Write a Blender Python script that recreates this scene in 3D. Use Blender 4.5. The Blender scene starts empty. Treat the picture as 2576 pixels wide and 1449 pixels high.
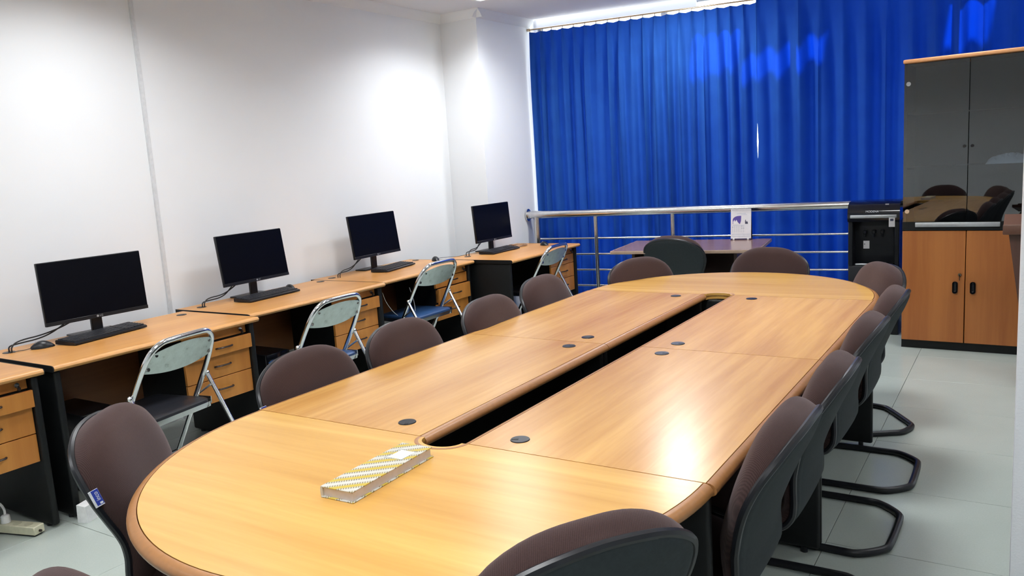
import bpy, bmesh, math, random
from mathutils import Vector, Matrix
random.seed(7)
C = bpy.context.scene.collection
PI = math.pi

# ---------------------------------------------------------------- camera
def make_camera():
    f, yaw, pitch, roll = 2024.372, 0.573737669, -0.154300475, -0.0632310567
    pos = Vector((0.615326669, -1.75805098, 1.53030298))
    fw = Vector((-math.sin(yaw) * math.cos(pitch), math.cos(yaw) * math.cos(pitch), math.sin(pitch)))
    r = Vector((math.cos(yaw), math.sin(yaw), 0)); u = r.cross(fw)
    c, s = math.cos(roll), math.sin(roll)
    r2 = c * r + s * u; u2 = -s * r + c * u
    cam = bpy.data.cameras.new('camera'); o = bpy.data.objects.new('camera', cam); C.objects.link(o)
    cam.sensor_width = 36; cam.lens = f / 2576 * 36; cam.clip_start = 0.02
    m = Matrix((r2, u2, -fw)).transposed().to_4x4(); m.translation = pos
    o.matrix_world = m
    bpy.context.scene.camera = o
make_camera()

# ---------------------------------------------------------------- world, sun, lamps with added fill, exposure
sc = bpy.context.scene
sc.view_settings.view_transform = 'Standard'; sc.view_settings.look = 'None'
sc.view_settings.exposure = 0.0; sc.view_settings.gamma = 1.0
sc.view_settings.use_curve_mapping = False
sc.cycles.use_denoising = True
sc.cycles.max_bounces = 8; sc.cycles.diffuse_bounces = 5; sc.cycles.glossy_bounces = 4
sc.cycles.transparent_max_bounces = 8; sc.cycles.transmission_bounces = 4
sc.cycles.caustics_reflective = False; sc.cycles.caustics_refractive = False
sc.cycles.sample_clamp_indirect = 6.0
w = bpy.data.worlds.new('sky'); sc.world = w; w.use_nodes = True
bg = w.node_tree.nodes['Background']; bg.inputs[0].default_value = (0.93, 0.95, 1.0, 1); bg.inputs[1].default_value = 4.5
sun = bpy.data.lights.new('sun', 'SUN'); sun.energy = 48.0; sun.angle = math.radians(1.6); sun.color = (1, .97, .92)
SUN_DIR = Vector((-0.10, -0.62, -0.72)).normalized()
so = bpy.data.objects.new('sun', sun); C.objects.link(so); so.location = (2, 12, 12)
so.rotation_euler = SUN_DIR.to_track_quat('-Z', 'Y').to_euler()
def area(x, y, z, sx, sy, watts, spread=150, col=(1, .985, .95)):
    l = bpy.data.lights.new('lamp', 'AREA'); l.shape = 'RECTANGLE'; l.size = sx; l.size_y = sy
    l.energy = watts; l.spread = math.radians(spread); l.color = col
    o = bpy.data.objects.new('lamp', l); C.objects.link(o); o.location = (x, y, z); return o
LAMPS_AND_FILL = [(-3.075, 3.885, 25, 142), (-3.075, 0.80, 25, 142), (-3.075, -2.3, 25, 142), (-1.97, 4.90, 34, 179), (-2.0, 2.3, 20, 165), (-2.0, -0.8, 18, 165), (-0.4, 2.0, 30, 150),  # the pair between desks and table is unseen fill, added to lift the lower wall
         (-0.4, -0.9, 34, 150), (0.2, 4.2, 14, 140), (1.6, 2.6, 14, 150), (1.6, -1.6, 22, 150)]
for lx, ly, watts, spread in LAMPS_AND_FILL:
    area(lx, ly, 2.893, .52 if spread < 170 else .26, .52 if spread < 170 else .26, watts, spread, (.96, .98, 1))  # the small wide lamp is unseen, added to put the glare on the table

# ---------------------------------------------------------------- helpers
def node_mat(name):
    m = bpy.data.materials.new(name); m.use_nodes = True
    nt = m.node_tree; return m, nt, nt.nodes['Principled BSDF']
def N(nt, t, **kw):
    n = nt.nodes.new(t)
    for k, v in kw.items():
        setattr(n, k, v)
    return n
def coords(nt, scale=(1, 1, 1), rot=(0, 0, 0)):
    tc = N(nt, 'ShaderNodeTexCoord'); mp = N(nt, 'ShaderNodeMapping')
    mp.inputs['Scale'].default_value = scale; mp.inputs['Rotation'].default_value = rot
    nt.links.new(tc.outputs['Object'], mp.inputs[0]); return mp.outputs[0]
def ramp(nt, fac, stops):
    r = N(nt, 'ShaderNodeValToRGB'); e = r.color_ramp.elements
    e[0].position = stops[0][0]; e[0].color = (*stops[0][1], 1)
    e[-1].position = stops[-1][0]; e[-1].color = (*stops[-1][1], 1)
    for p, c in stops[1:-1]:
        q = e.new(p); q.color = (*c, 1)
    nt.links.new(fac, r.inputs[0]); return r.outputs[0]
def noise(nt, vec, scale, detail=3, rough=.55, dist=0):
    n = N(nt, 'ShaderNodeTexNoise'); n.inputs['Scale'].default_value = scale; n.inputs['Detail'].default_value = detail
    n.inputs['Roughness'].default_value = rough; n.inputs['Distortion'].default_value = dist
    nt.links.new(vec, n.inputs['Vector']); return n.outputs[0]
def bump(nt, p, h, strength, dist=.001):
    b = N(nt, 'ShaderNodeBump'); b.inputs['Strength'].default_value = strength; b.inputs['Distance'].default_value = dist
    nt.links.new(h, b.inputs['Height']); nt.links.new(b.outputs[0], p.inputs['Normal'])
def plain(name, col, rough=.5, metal=0, spec=.5, var=.06, nscale=40, bmp=0, bscale=300, coat=0):
    m, nt, p = node_mat(name)
    p.inputs['Roughness'].default_value = rough; p.inputs['Metallic'].default_value = metal
    p.inputs['Specular IOR Level'].default_value = spec; p.inputs['Coat Weight'].default_value = coat
    v = coords(nt)
    lo = tuple(c * (1 - var) for c in col); hi = tuple(min(1, c * (1 + var)) for c in col)
    nt.links.new(ramp(nt, noise(nt, v, nscale), [(.3, lo), (.7, hi)]), p.inputs['Base Color'])
    if bmp: bump(nt, p, noise(nt, v, bscale, 2), bmp)
    return m
def wood(name, dark, light, axis, rough=.3, spec=.5, streak=1.0, red=None, coat=0):
    m, nt, p = node_mat(name)
    along, across = .38 * streak, 6.5 * streak
    s = {'x': (along, across, across), 'y': (across, along, across), 'z': (across, across, along)}[axis]
    v = coords(nt, s)
    big = noise(nt, v, 1.1, 3, .55, .5); fine = noise(nt, v, 7, 4, .6, .3)
    mx = N(nt, 'ShaderNodeMath', operation='MULTIPLY_ADD'); mx.inputs[1].default_value = .26
    nt.links.new(fine, mx.inputs[0]); 
    m2 = N(nt, 'ShaderNodeMath', operation='MULTIPLY'); m2.inputs[1].default_value = .74
    nt.links.new(big, m2.inputs[0]); nt.links.new(m2.outputs[0], mx.inputs[2])
    mid = tuple((a + b) / 2 for a, b in zip(dark, light)) if red is None else red
    nt.links.new(ramp(nt, mx.outputs[0], [(.34, dark), (.5, mid), (.64, light)]), p.inputs['Base Color'])
    p.inputs['Roughness'].default_value = rough; p.inputs['Specular IOR Level'].default_value = spec
    p.inputs['Coat Weight'].default_value = coat; p.inputs['Coat Roughness'].default_value = .18
    bump(nt, p, fine, .08, .0006)
    return m

# table / desk laminates
WT_Y = wood('beech laminate long', (.45, .210, .054), (.66, .375, .112), 'y', .25)
WT_X = wood('beech laminate cross', (.52, .270, .062), (.68, .400, .108), 'x', .25)
W_EDGE = plain('beech edge', (.33, .145, .045), .38, var=.08, nscale=60)
WD = wood('desk laminate', (.47, .205, .052), (.62, .315, .095), 'y', .33)
WD_EDGE = plain('desk edge', (.58, .285, .09), .4, var=.05)
W_DRAW = wood('drawer laminate', (.46, .172, .032), (.58, .245, .052), 'z', .4)
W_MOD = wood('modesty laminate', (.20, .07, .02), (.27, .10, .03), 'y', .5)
W_CAB = wood('cabinet laminate', (.34, .105, .024), (.46, .165, .04), 'z', .4)
W_CABTOP = plain('cabinet edge', (.62, .30, .13), .4)
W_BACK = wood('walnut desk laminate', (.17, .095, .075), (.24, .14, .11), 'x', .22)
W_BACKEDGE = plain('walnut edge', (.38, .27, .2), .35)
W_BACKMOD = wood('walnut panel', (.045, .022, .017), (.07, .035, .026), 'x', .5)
W_LECT = wood('dark lectern wood', (.07, .03, .02), (.11, .05, .032), 'z', .45)
BLACK = plain('black laminate', (.005, .006, .0065), .5, var=.15, bmp=.1, spec=.3)
BLACKPL = plain('black plastic', (.008, .009, .012), .36, var=.15, spec=.4)
GLOSSBLK = plain('gloss black plastic', (.008, .009, .014), .12, var=.1)
SCREEN = plain('screen glass', (.002, .0024, .005), .3, var=.1, spec=.12)
CABLE = plain('cable rubber', (.012, .013, .015), .5)
KEYCAP = plain('key caps', (.02, .021, .026), .45)
CHROME = plain('chrome', (.78, .79, .80), .12, 1, var=.04)
STEEL = plain('brushed steel', (.72, .71, .69), .2, 1, var=.06, nscale=20)
BRASS = plain('worn brass', (.55, .42, .28), .25, 1)
HANDLE = plain('dark metal handle', (.06, .045, .04), .3, .8)
WHITEPL = plain('white plastic', (.80, .80, .78), .4)
CREAM = plain('aged cream plastic', (.60, .58, .42), .45, var=.08)
STYRO = plain('white foam', (.82, .83, .83), .7, bmp=.4, bscale=200)
PAPER = plain('paper', (.72, .70, .72), .7, var=.03)
GREYM = plain('grey silver paint', (.52, .54, .56), .35, .6)
VIN_BLK = plain('black vinyl', (.014, .015, .020), .33, var=.1, bmp=.15)
VIN_BLUE = plain('blue vinyl', (.022, .07, .19), .36, var=.15, nscale=9, bmp=.15)
PURPLE = plain('purple print', (.09, .055, .30), .5)
INK = plain('dark ink', (.05, .055, .10), .6)
BLUETAG = plain('blue label', (.03, .06, .42), .5)
WHITE_INK = plain('white ink', (.85, .87, .92), .5)
BEIGECABLE = plain('beige cable', (.32, .21, .13), .5)

def fabric(name, col):
    m, nt, p = node_mat(name)
    v = coords(nt, (1, 1, 1), (0, 0, .5))
    wv = N(nt, 'ShaderNodeTexWave', wave_type='BANDS', bands_direction='X'); wv.inputs['Scale'].default_value = 95
    wv.inputs['Distortion'].default_value = .6; wv.inputs['Detail'].default_value = 1
    nt.links.new(v, wv.inputs['Vector'])
    n1 = noise(nt, v, 420, 2); big = noise(nt, v, 6, 3)
    a = N(nt, 'ShaderNodeMath', operation='MULTIPLY_ADD'); a.inputs[1].default_value = .45
    nt.links.new(wv.outputs['Fac'], a.inputs[0]); 
    b = N(nt, 'ShaderNodeMath', operation='MULTIPLY'); b.inputs[1].default_value = .5; nt.links.new(n1, b.inputs[0])
    nt.links.new(b.outputs[0], a.inputs[2])
    c1 = ramp(nt, a.outputs[0], [(.15, tuple(c * .66 for c in col)), (.75, tuple(c * 1.4 for c in col))])
    mx = N(nt, 'ShaderNodeMix', data_type='RGBA', blend_type='MULTIPLY'); mx.inputs[0].default_value = .4
    nt.links.new(c1, mx.inputs[6]); nt.links.new(ramp(nt, big, [(.3, (.8, .8, .8)), (.7, (1, 1, 1))]), mx.inputs[7])
    nt.links.new(mx.outputs[2], p.inputs['Base Color'])
    p.inputs['Roughness'].default_value = .95; p.inputs['Specular IOR Level'].default_value = .15
    p.inputs['Sheen Weight'].default_value = .2; p.inputs['Sheen Roughness'].default_value = .5
    p.inputs['Sheen Tint'].default_value = (.9, .75, .75, 1)
    bump(nt, p, a.outputs[0], .5, .0012)
    return m
FABRIC = fabric('brown twill', (.044, .025, .023))
SHELL = plain('charcoal shell fabric', (.026, .033, .036), .8, var=.1, nscale=90, bmp=.25, bscale=500, spec=.25)

def plate_mat():
    m, nt, p = node_mat('worn chrome plate')
    v = coords(nt); n1 = noise(nt, v, 22, 5, .65)
    nt.links.new(ramp(nt, n1, [(.30, (.22, .25, .235)), (.40, (.46, .53, .50)), (.7, (.55, .63, .60))]), p.inputs['Base Color'])
    p.inputs['Metallic'].default_value = .55; p.inputs['Roughness'].default_value = .33
    return m
PLATE = plate_mat()

def wall_mat(name, col, bs=.12):
    m, nt, p = node_mat(name)
    v = coords(nt); n1 = noise(nt, v, 1.3, 4); n2 = noise(nt, v, 160, 3)
    nt.links.new(ramp(nt, n1, [(.3, tuple(c * .975 for c in col)), (.7, col)]), p.inputs['Base Color'])
    p.inputs['Roughness'].default_value = .75; p.inputs['Specular IOR Level'].default_value = .25
    bump(nt, p, n2, bs, .001); return m
WALL = wall_mat('white wall paint', (.82, .845, .87))
CEIL = wall_mat('ceiling paint', (.74, .735, .755))
PLASTER = wall_mat('rough white plaster', (.72, .73, .76), .8)

def tile_mat():
    m, nt, p = node_mat('ceramic tile')
    v = coords(nt); n1 = noise(nt, v, 3, 4); n2 = noise(nt, v, 150, 2)
    a = N(nt, 'ShaderNodeMath', operation='MULTIPLY_ADD'); a.inputs[1].default_value = .5
    b = N(nt, 'ShaderNodeMath', operation='MULTIPLY'); b.inputs[1].default_value = .5
    nt.links.new(n1, a.inputs[0]); nt.links.new(n2, b.inputs[0]); nt.links.new(b.outputs[0], a.inputs[2])
    nt.links.new(ramp(nt, a.outputs[0], [(.3, (.40, .455, .415)), (.7, (.46, .51, .47))]), p.inputs['Base Color'])
    p.inputs['Roughness'].default_value = .2; p.inputs['Specular IOR Level'].default_value = .45
    return m
TILE = tile_mat()
GROUT = plain('grout', (.30, .31, .30), .8)

def curtain_mat():
    m = bpy.data.materials.new('blue curtain cloth'); m.use_nodes = True; nt = m.node_tree; nt.nodes.clear()
    out = N(nt, 'ShaderNodeOutputMaterial'); mix = N(nt, 'ShaderNodeMixShader'); mix.inputs[0].default_value = .22
    d = N(nt, 'ShaderNodeBsdfPrincipled'); t = N(nt, 'ShaderNodeBsdfTranslucent')
    v = coords(nt); n1 = noise(nt, v, 300, 2); n2 = noise(nt, v, 5, 3)
    nt.links.new(ramp(nt, n2, [(.3, (.013, .072, .255)), (.7, (.016, .09, .315))]), d.inputs['Base Color'])
    d.inputs['Roughness'].default_value = .85; d.inputs['Specular IOR Level'].default_value = .2
    t.inputs['Color'].default_value = (.0, .020, .34, 1)
    b = N(nt, 'ShaderNodeBump'); b.inputs['Strength'].default_value = .3; b.inputs['Distance'].default_value = .001
    nt.links.new(n1, b.inputs['Height']); nt.links.new(b.outputs[0], d.inputs['Normal'])
    nt.links.new(d.outputs[0], mix.inputs[1]); nt.links.new(t.outputs[0], mix.inputs[2]); nt.links.new(mix.outputs[0], out.inputs[0])
    return m
CURT = curtain_mat()

def glass_mat(name, tint, rough=.02, ior=1.5):
    m = bpy.data.materials.new(name); m.use_nodes = True; nt = m.node_tree; nt.nodes.clear()
    out = N(nt, 'ShaderNodeOutputMaterial'); mix = N(nt, 'ShaderNodeMixShader')
    f = N(nt, 'ShaderNodeFresnel'); f.inputs['IOR'].default_value = ior
    t = N(nt, 'ShaderNodeBsdfTransparent'); t.inputs[0].default_value = (*tint, 1)
    g = N(nt, 'ShaderNodeBsdfGlossy'); g.inputs['Roughness'].default_value = rough
    geo = N(nt, 'ShaderNodeNewGeometry'); front = N(nt, 'ShaderNodeMath', operation='SUBTRACT'); front.inputs[0].default_value = 1
    nt.links.new(geo.outputs['Backfacing'], front.inputs[1])
    k = N(nt, 'ShaderNodeMath', operation='MULTIPLY'); nt.links.new(f.outputs[0], k.inputs[0]); nt.links.new(front.outputs[0], k.inputs[1])
    nt.links.new(k.outputs[0], mix.inputs[0]); nt.links.new(t.outputs[0], mix.inputs[1]); nt.links.new(g.outputs[0], mix.inputs[2])
    nt.links.new(mix.outputs[0], out.inputs[0]); return m
GLASS = glass_mat('window glass', (.93, .95, .95))
SMOKED = glass_mat('smoked cabinet glass', (.50, .53, .57), .015, 2.3)

def emit_mat(name, col, s):
    m = bpy.data.materials.new(name); m.use_nodes = True; nt = m.node_tree; nt.nodes.clear()
    e = N(nt, 'ShaderNodeEmission'); e.inputs[0].default_value = (*col, 1); e.inputs[1].default_value = s
    o = N(nt, 'ShaderNodeOutputMaterial'); nt.links.new(e.outputs[0], o.inputs[0]); return m
DIFFUSER = emit_mat('lamp diffuser', (1, .98, .95), 5)

# ---------------------------------------------------------------- mesh builder
class MB:
    def __init__(s): s.bm = bmesh.new()
    def _merge(s, b, mat=None):
        if mat is not None: bmesh.ops.transform(b, matrix=mat, verts=b.verts)
        me = bpy.data.meshes.new('tmp'); b.to_mesh(me); b.free(); s.bm.from_mesh(me); bpy.data.meshes.remove(me)
        return s
    def box(s, x0, x1, y0, y1, z0, z1, bev=0, seg=2, mat=None):
        b = bmesh.new(); bmesh.ops.create_cube(b, size=1)
        for v in b.verts:
            v.co = Vector((x0 + (v.co.x + .5) * (x1 - x0), y0 + (v.co.y + .5) * (y1 - y0), z0 + (v.co.z + .5) * (z1 - z0)))
        if bev: bmesh.ops.bevel(b, geom=list(b.edges), offset=bev, segments=seg, affect='EDGES', profile=.5)
        return s._merge(b, mat)
    def cyl(s, p0, p1, r0, r1=None, n=16, caps=True):
        r1 = r0 if r1 is None else r1
        p0, p1 = Vector(p0), Vector(p1); d = p1 - p0
        b = bmesh.new(); bmesh.ops.create_cone(b, cap_ends=caps, segments=n, radius1=r0, radius2=r1, depth=d.length)
        m = Matrix.Translation((p0 + p1) / 2) @ d.to_track_quat('Z', 'Y').to_matrix().to_4x4()
        return s._merge(b, m)
    def sphere(s, c, r, sx=1, sy=1, sz=1, n=12):
        b = bmesh.new(); bmesh.ops.create_uvsphere(b, u_segments=n * 2 if n < 10 else n, v_segments=n, radius=r)
        return s._merge(b, Matrix.Translation(c) @ Matrix.Diagonal((sx, sy, sz, 1)))
    def torus(s, c, R, r, n=20, k=8, mat=None):
        pts = [(c[0] + R * math.cos(2 * PI * i / n), c[1] + R * math.sin(2 * PI * i / n), c[2]) for i in range(n)]
        return s.tube(pts, r, k, closed=True)
    def tube(s, pts, r, k=8, closed=False, smooth=0):
        pts = [Vector(p) for p in pts]
        for _ in range(smooth):
            q = [] if closed else [pts[0]]
            rng = range(len(pts)) if closed else range(len(pts) - 1)
            for i in rng:
                a, b = pts[i], pts[(i + 1) % len(pts)]
                q += [a.lerp(b, .25), a.lerp(b, .75)]
            if not closed: q.append(pts[-1])
            pts = q
        n = len(pts); rings = []; prev = None
        for i, p in enumerate(pts):
            if closed: t = (pts[(i + 1) % n] - pts[i - 1]).normalized()
            else: t = (pts[min(i + 1, n - 1)] - pts[max(i - 1, 0)]).normalized()
            if prev is None:
                up = Vector((0, 0, 1)) if abs(t.z) < .9 else Vector((1, 0, 0))
                a = t.cross(up).normalized()
            else:
                a = (prev - t * prev.dot(t)).normalized()
            prev = a; b = t.cross(a)
            rings.append([s.bm.verts.new(p + (a * math.cos(2 * PI * j / k) + b * math.sin(2 * PI * j / k)) * r) for j in range(k)])
        for i in range(n if closed else n - 1):
            A, B = rings[i], rings[(i + 1) % n]
            for j in range(k):
                s.bm.faces.new((A[j], A[(j + 1) % k], B[(j + 1) % k], B[j]))
        if not closed:
            s.bm.faces.new(rings[0][::-1]); s.bm.faces.new(rings[-1])
        return s
    def prism(s, outline, z0, z1, axis='z'):
        f = {'z': lambda u, v, t: (u, v, t), 'x': lambda u, v, t: (t, u, v), 'y': lambda u, v, t: (u, t, v)}[axis]
        a = [s.bm.verts.new(f(u, v, z0)) for u, v in outline]; b = [s.bm.verts.new(f(u, v, z1)) for u, v in outline]
        n = len(outline)
        s.bm.faces.new(a[::-1]); s.bm.faces.new(b)
        for i in range(n): s.bm.faces.new((a[i], a[(i + 1) % n], b[(i + 1) % n], b[i]))
        return s
    def grid(s, P, flip=False):
        V = [[s.bm.verts.new(p) for p in row] for row in P]
        for i in range(len(V) - 1):
            for j in range(len(V[0]) - 1):
                q = (V[i][j], V[i][j + 1], V[i + 1][j + 1], V[i + 1][j])
                s.bm.faces.new(q[::-1] if flip else q)
        return V
    def sweep(s, path, prof):
        """profile (outward offset, z) swept along an open 2D path; outward is right of travel"""
        n = len(path); rows = []
        for i, p in enumerate(path):
            a = Vector(path[max(i - 1, 0)]); b = Vector(path[min(i + 1, n - 1)]); t = (b - a).normalized()
            nrm = Vector((t.y, -t.x))
            rows.append([s.bm.verts.new((p[0] + nrm.x * o, p[1] + nrm.y * o, z)) for o, z in prof])
        k = len(prof)
        for i in range(n - 1):
            for j in range(k):
                s.bm.faces.new((rows[i][j], rows[i][(j + 1) % k], rows[i + 1][(j + 1) % k], rows[i + 1][j]))
        s.bm.faces.new(rows[0]); s.bm.faces.new(rows[-1][::-1])
        return s
    def build(s, name, mat, parent=None, loc=(0, 0, 0), rz=0, smooth=True, angle=40):
        bmesh.ops.recalc_face_normals(s.bm, faces=s.bm.faces)
        me = bpy.data.meshes.new(name); s.bm.to_mesh(me); s.bm.free()
        if smooth:
            for p in me.polygons: p.use_smooth = True
            me.set_sharp_from_angle(angle=math.radians(angle))
        me.materials.append(mat)
        o = bpy.data.objects.new(name, me); C.objects.link(o); o.parent = parent
        o.location = loc; o.rotation_euler = (0, 0, rz); return o
def thing(name, label, cat, loc=(0, 0, 0), rz=0, group=None):
    o = bpy.data.objects.new(name, None); C.objects.link(o); o.location = loc; o.rotation_euler = (0, 0, rz)
    o.empty_display_size = .1
    return tag(o, label, cat, group)
def tag(o, label, cat, group=None):
    o['label'] = label; o['category'] = cat
    if group: o['group'] = group
    return o
def struct(o, label=None):
    o['kind'] = 'structure'
    if label: o['label'] = label
    return o
def dup(root, loc, rz, label, group=None, skip=()):
    def cp(o, par):
        c = o.copy(); C.objects.link(c); c.parent = par
        for ch in o.children:
            if ch.name.split('.')[0] not in skip: cp(ch, c)
        return c
    r = cp(root, None); r.location = loc; r.rotation_euler = (0, 0, rz); r['label'] = label
    if group: r['group'] = group
    return r
def text_mesh(body, size, extrude=.0002):
    cu = bpy.data.curves.new('txt', 'FONT'); cu.body = body; cu.size = size; cu.extrude = extrude
    cu.align_x = 'CENTER'; cu.align_y = 'CENTER'; cu.resolution_u = 3
    o = bpy.data.objects.new('txt', cu); C.objects.link(o)
    dg = bpy.context.evaluated_depsgraph_get(); me = bpy.data.meshes.new_from_object(o.evaluated_get(dg))
    bpy.data.objects.remove(o); bpy.data.curves.remove(cu); return me
def text_obj(name, body, size, mat, parent, matrix):
    me = text_mesh(body, size); me.transform(matrix); me.materials.clear(); me.materials.append(mat)
    o = bpy.data.objects.new(name, me); C.objects.link(o); o.parent = parent; return o
def rot2(v, a): return (v[0] * math.cos(a) - v[1] * math.sin(a), v[0] * math.sin(a) + v[1] * math.cos(a))

# ---------------------------------------------------------------- room shell
XW, ZC, XP, YP = -4.03, 2.908, -3.62, 4.48       # left wall, ceiling, pillar face, pillar start
def curt_y(x): return 5.37 + .158 * (x - XP)
fl = MB().box(-4.3, 3.2, -3.7, 7.2, -.1, -.006).build('floor', GROUT); struct(fl)
T = .62
tm = MB().box(-T / 2 + .0012, T / 2 - .0012, -T / 2 + .0012, T / 2 - .0012, -.012, 0, .0012, 1)
t0 = None
for i in range(-7, 5):
    for j in range(-6, 11):
        cx, cy = -.004 + (i + .5) * T, .085 + (j + .5) * T
        if cx + T / 2 > 3.2 or cx - T / 2 < -4.4 or cy > 6.3: continue
        if t0 is None: t0 = tm.build('floor_tile', TILE, fl); o = t0
        else: o = t0.copy(); C.objects.link(o)
        o.location = (cx, cy, 0)
struct(MB().box(-4.3, 3.2, -3.7, 5.35, ZC, ZC + .12).prism([(-4.3, 5.35), (-3.66, 5.35), (3.2, curt_y(3.2) + .1), (3.2, 5.35)], ZC, ZC + .12).build('ceiling', CEIL))
struct(MB().box(XW - .15, XW, -3.7, 6.2, 0, ZC).build('wall_left', WALL))
struct(MB().box(XW - .02, XP, YP, 5.75, 0, ZC).build('pillar', WALL), 'white boxed column projecting from the left wall beside the curtain')
struct(MB().box(-4.3, 3.2, -3.75, -3.6, 0, ZC).build('wall_back', WALL))
struct(MB().box(3.0, 3.2, -3.7, 7.0, 0, ZC).build('wall_right', WALL))
struct(MB().box(.606, 1.0, .5, .75, 0, ZC, .006, 2).build('wall_partition', PLASTER), 'white plastered wall end at the picture edge beside the floor')
# joint cover strip on the left wall, cornices
struct(MB().box(XW, XW + .012, 1.345, 1.366, 0, ZC, .003, 1).box(XW, XW + .018, 1.338, 1.343, 0, ZC).build('trim_1', plain('grey joint strip', (.66, .68, .70), .5)))
def cornice(n, p0, p1, out):
    mb = MB(); prof = [(0, 0), (.07, 0), (.066, -.012), (.045, -.025), (.025, -.045), (.012, -.066), (0, -.07)]
    P = []
    for p in (p0, p1): P.append([(p[0] + out[0] * a, p[1] + out[1] * a, ZC + z) for a, z in prof])
    mb.grid(P); struct(mb.build('trim_%d' % n, WALL))
cornice(2, (XW, -3.6), (XW, YP), (1, 0)); cornice(3, (XW, YP), (XP + .07, YP), (0, -1)); cornice(4, (XP, YP - .07), (XP, 5.4), (1, 0))

# window wall (turned about 9 degrees), opening, frame, glass
WA = math.atan(.158)
def wl(mb, name, mat, par=None): return mb.build(name, mat, par, (XP, 5.50, 0), WA)
struct(wl(MB().box(-.6, 7, 0, .14, 0, .12).box(6.3, 7, 0, .14, .12, 2.93).box(-.6, .03, 0, .14, .12, 2.93).box(-.6, 1.62, 0, .14, 2.848, 3.2).box(1.62, 7, 0, .14, 2.908, 3.2), 'wall_window', WALL))
wf = MB()
for k in range(6): wf.box(.03 + k * 1.25, .08 + k * 1.25, .05, .10, .12, 2.925)
wf.box(.03, 6.3, .05, .10, .12, .17).box(.03, 6.3, .05, .10, 2.895, 2.925).box(.03, 6.3, .055, .095, .98, 1.02)
wfo = struct(wl(wf, 'window_1', plain('aluminium frame', (.6, .6, .6), .4, .7)))
pm = MB().box(.05, 1.28, .072, .078, .17, 2.895)
pane0 = pm.build('pane', GLASS, wfo)
for k in range(1, 5):
    p = pane0.copy(); C.objects.link(p); p.location = (k * 1.25, 0, 0)

# unseen slab added outside, its holes shaped to throw sun patches on the curtain
CZ = 3.55
def up(x, z):
    y = curt_y(x); t = (CZ - z) / -SUN_DIR.z
    return (x - SUN_DIR.x * t, y - SUN_DIR.y * t)
holes = [[up(-1.98, 2.22), up(-1.63, 2.22), up(-1.63, 2.75), up(-1.98, 2.75)],
         [up(-1.56, 2.17), up(-.90, 2.22), up(-.90, 2.40), up(-1.56, 2.36)],
         [up(.09, 2.26), up(.32, 2.24), up(.32, 2.9), up(.09, 2.9)]]
def sun_mask():
    X0, X1, Y0, Y1 = -6, 5.5, 5.75, 9.2
    # sort holes into x columns and build slab pieces around them
    xs = sorted([(min(p[0] for p in h), max(p[0] for p in h), min(p[1] for p in h), max(p[1] for p in h)) for h in holes])
    mb = MB(); x = X0
    for a, b, c, d in xs:
        mb.box(x, a, Y0, Y1, CZ, CZ + .06); mb.box(a, b, Y0, c, CZ, CZ + .06); mb.box(a, b, d, Y1, CZ, CZ + .06); x = b
    mb.box(x, X1, Y0, Y1, CZ, CZ + .06)
    return mb
struct(sun_mask().build('added_sun_mask_slab', PLASTER), 'unseen slab added outside to shape the sun patches on the curtain')

# ---------------------------------------------------------------- curtains and rail
def curtain(name, x0, x1, label, seed, top, pitch, deep):
    rnd = random.Random(seed)
    root = thing(name, label, 'curtain', (0, 0, 0))
    L = (x1 - x0); nf = int(L / pitch); n = nf * 14
    ph = [rnd.uniform(.4, 1.3) for _ in range(nf + 2)]; of = [rnd.uniform(-.25, .25) for _ in range(nf + 2)]
    rows = []
    zs = [top, top - .03, top - .07, top - .12, top - .2, top - .35, top - .6, top - .85, 1.78, 1.68, 1.58, 1.48, 1.38, 1.1, .7, .35, .06]
    for zi, z in enumerate(zs):
        k = (top - z); row = []
        for i in range(n + 1):
            u = i / n; fpos = u * nf; fi = int(min(fpos, nf - 1)); q = fpos + of[fi] * min(1, k) * math.sin(PI * (fpos - fi))
            loose = min(1, k / .5)
            c = math.cos(2 * PI * q)
            pin = max(0, c) ** 5 * .028                       # pinched pleat at the heading
            fold = (.5 + .5 * c) ** 1.4 * deep * ph[fi] + .012 * math.sin(2 * PI * q * .31 + 1.2 * k + seed) + .003 * math.sin(2 * PI * 2 * q + k * .8)
            d = pin * (1 - loose) + fold * loose
            x = x0 + L * u + .006 * math.sin(2 * PI * q) * loose
            if name == 'curtain' and abs(x0 - XP) < .2:        # the left edge hangs slightly off the pillar, the right edge falls back at mid height
                x -= .012 * (1 - u) ** 6 * loose
            gap = .009 * math.exp(-((z - 1.58) / .12) ** 2)
            if x1 < 0: x -= gap * max(0, 1 - (x1 - x) / .08)
            else: x += gap * max(0, 1 - (x - x0) / .08)
            sag = .008 * (1 - abs(math.cos(PI * fpos))) * (1 - loose)
            nx, ny = math.sin(WA), -math.cos(WA)
            row.append((x + nx * d, curt_y(x) + ny * d, z - (sag if zi < 2 else sag * .5)))
        rows.append(row)
    cl = MB(); cl.grid(rows); cl.build('cloth', CURT, root, angle=80)
    hk = MB()
    for f in range(nf + 1):
        x = x0 + L * f / nf; y = curt_y(x)
        hk.box(x - .003, x + .003, y - .006, y + .002, top - .02, top + .03)
    h = hk.build('curtain_hook', BRASS, root); h['kind'] = 'stuff'
    return root
XS = -1.452
curtain('curtain', XP + .030, XS - .001, 'blue pleated curtain panel from the white column to the lit slit', 3, 2.79, .112, .062)
curtain('curtain', XS - .004, 2.2, 'blue pleated curtain panel behind the dispenser and glass cabinet', 11, 2.84, .17, .075)
rail = thing('curtain_rail', 'thin curtain rail with end stop along the bright window top', 'rail')
def cr(x, z): return (x, curt_y(x) - .004, z)
MB().cyl(cr(XP + .01, 2.815), cr(2.3, 2.825), .0075, n=10).build('rail_tube', BRASS, rail)
MB().cyl(cr(XP + .004, 2.815), cr(XP + .03, 2.815), .014, n=12).build('end_stop', BRASS, rail)
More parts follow.
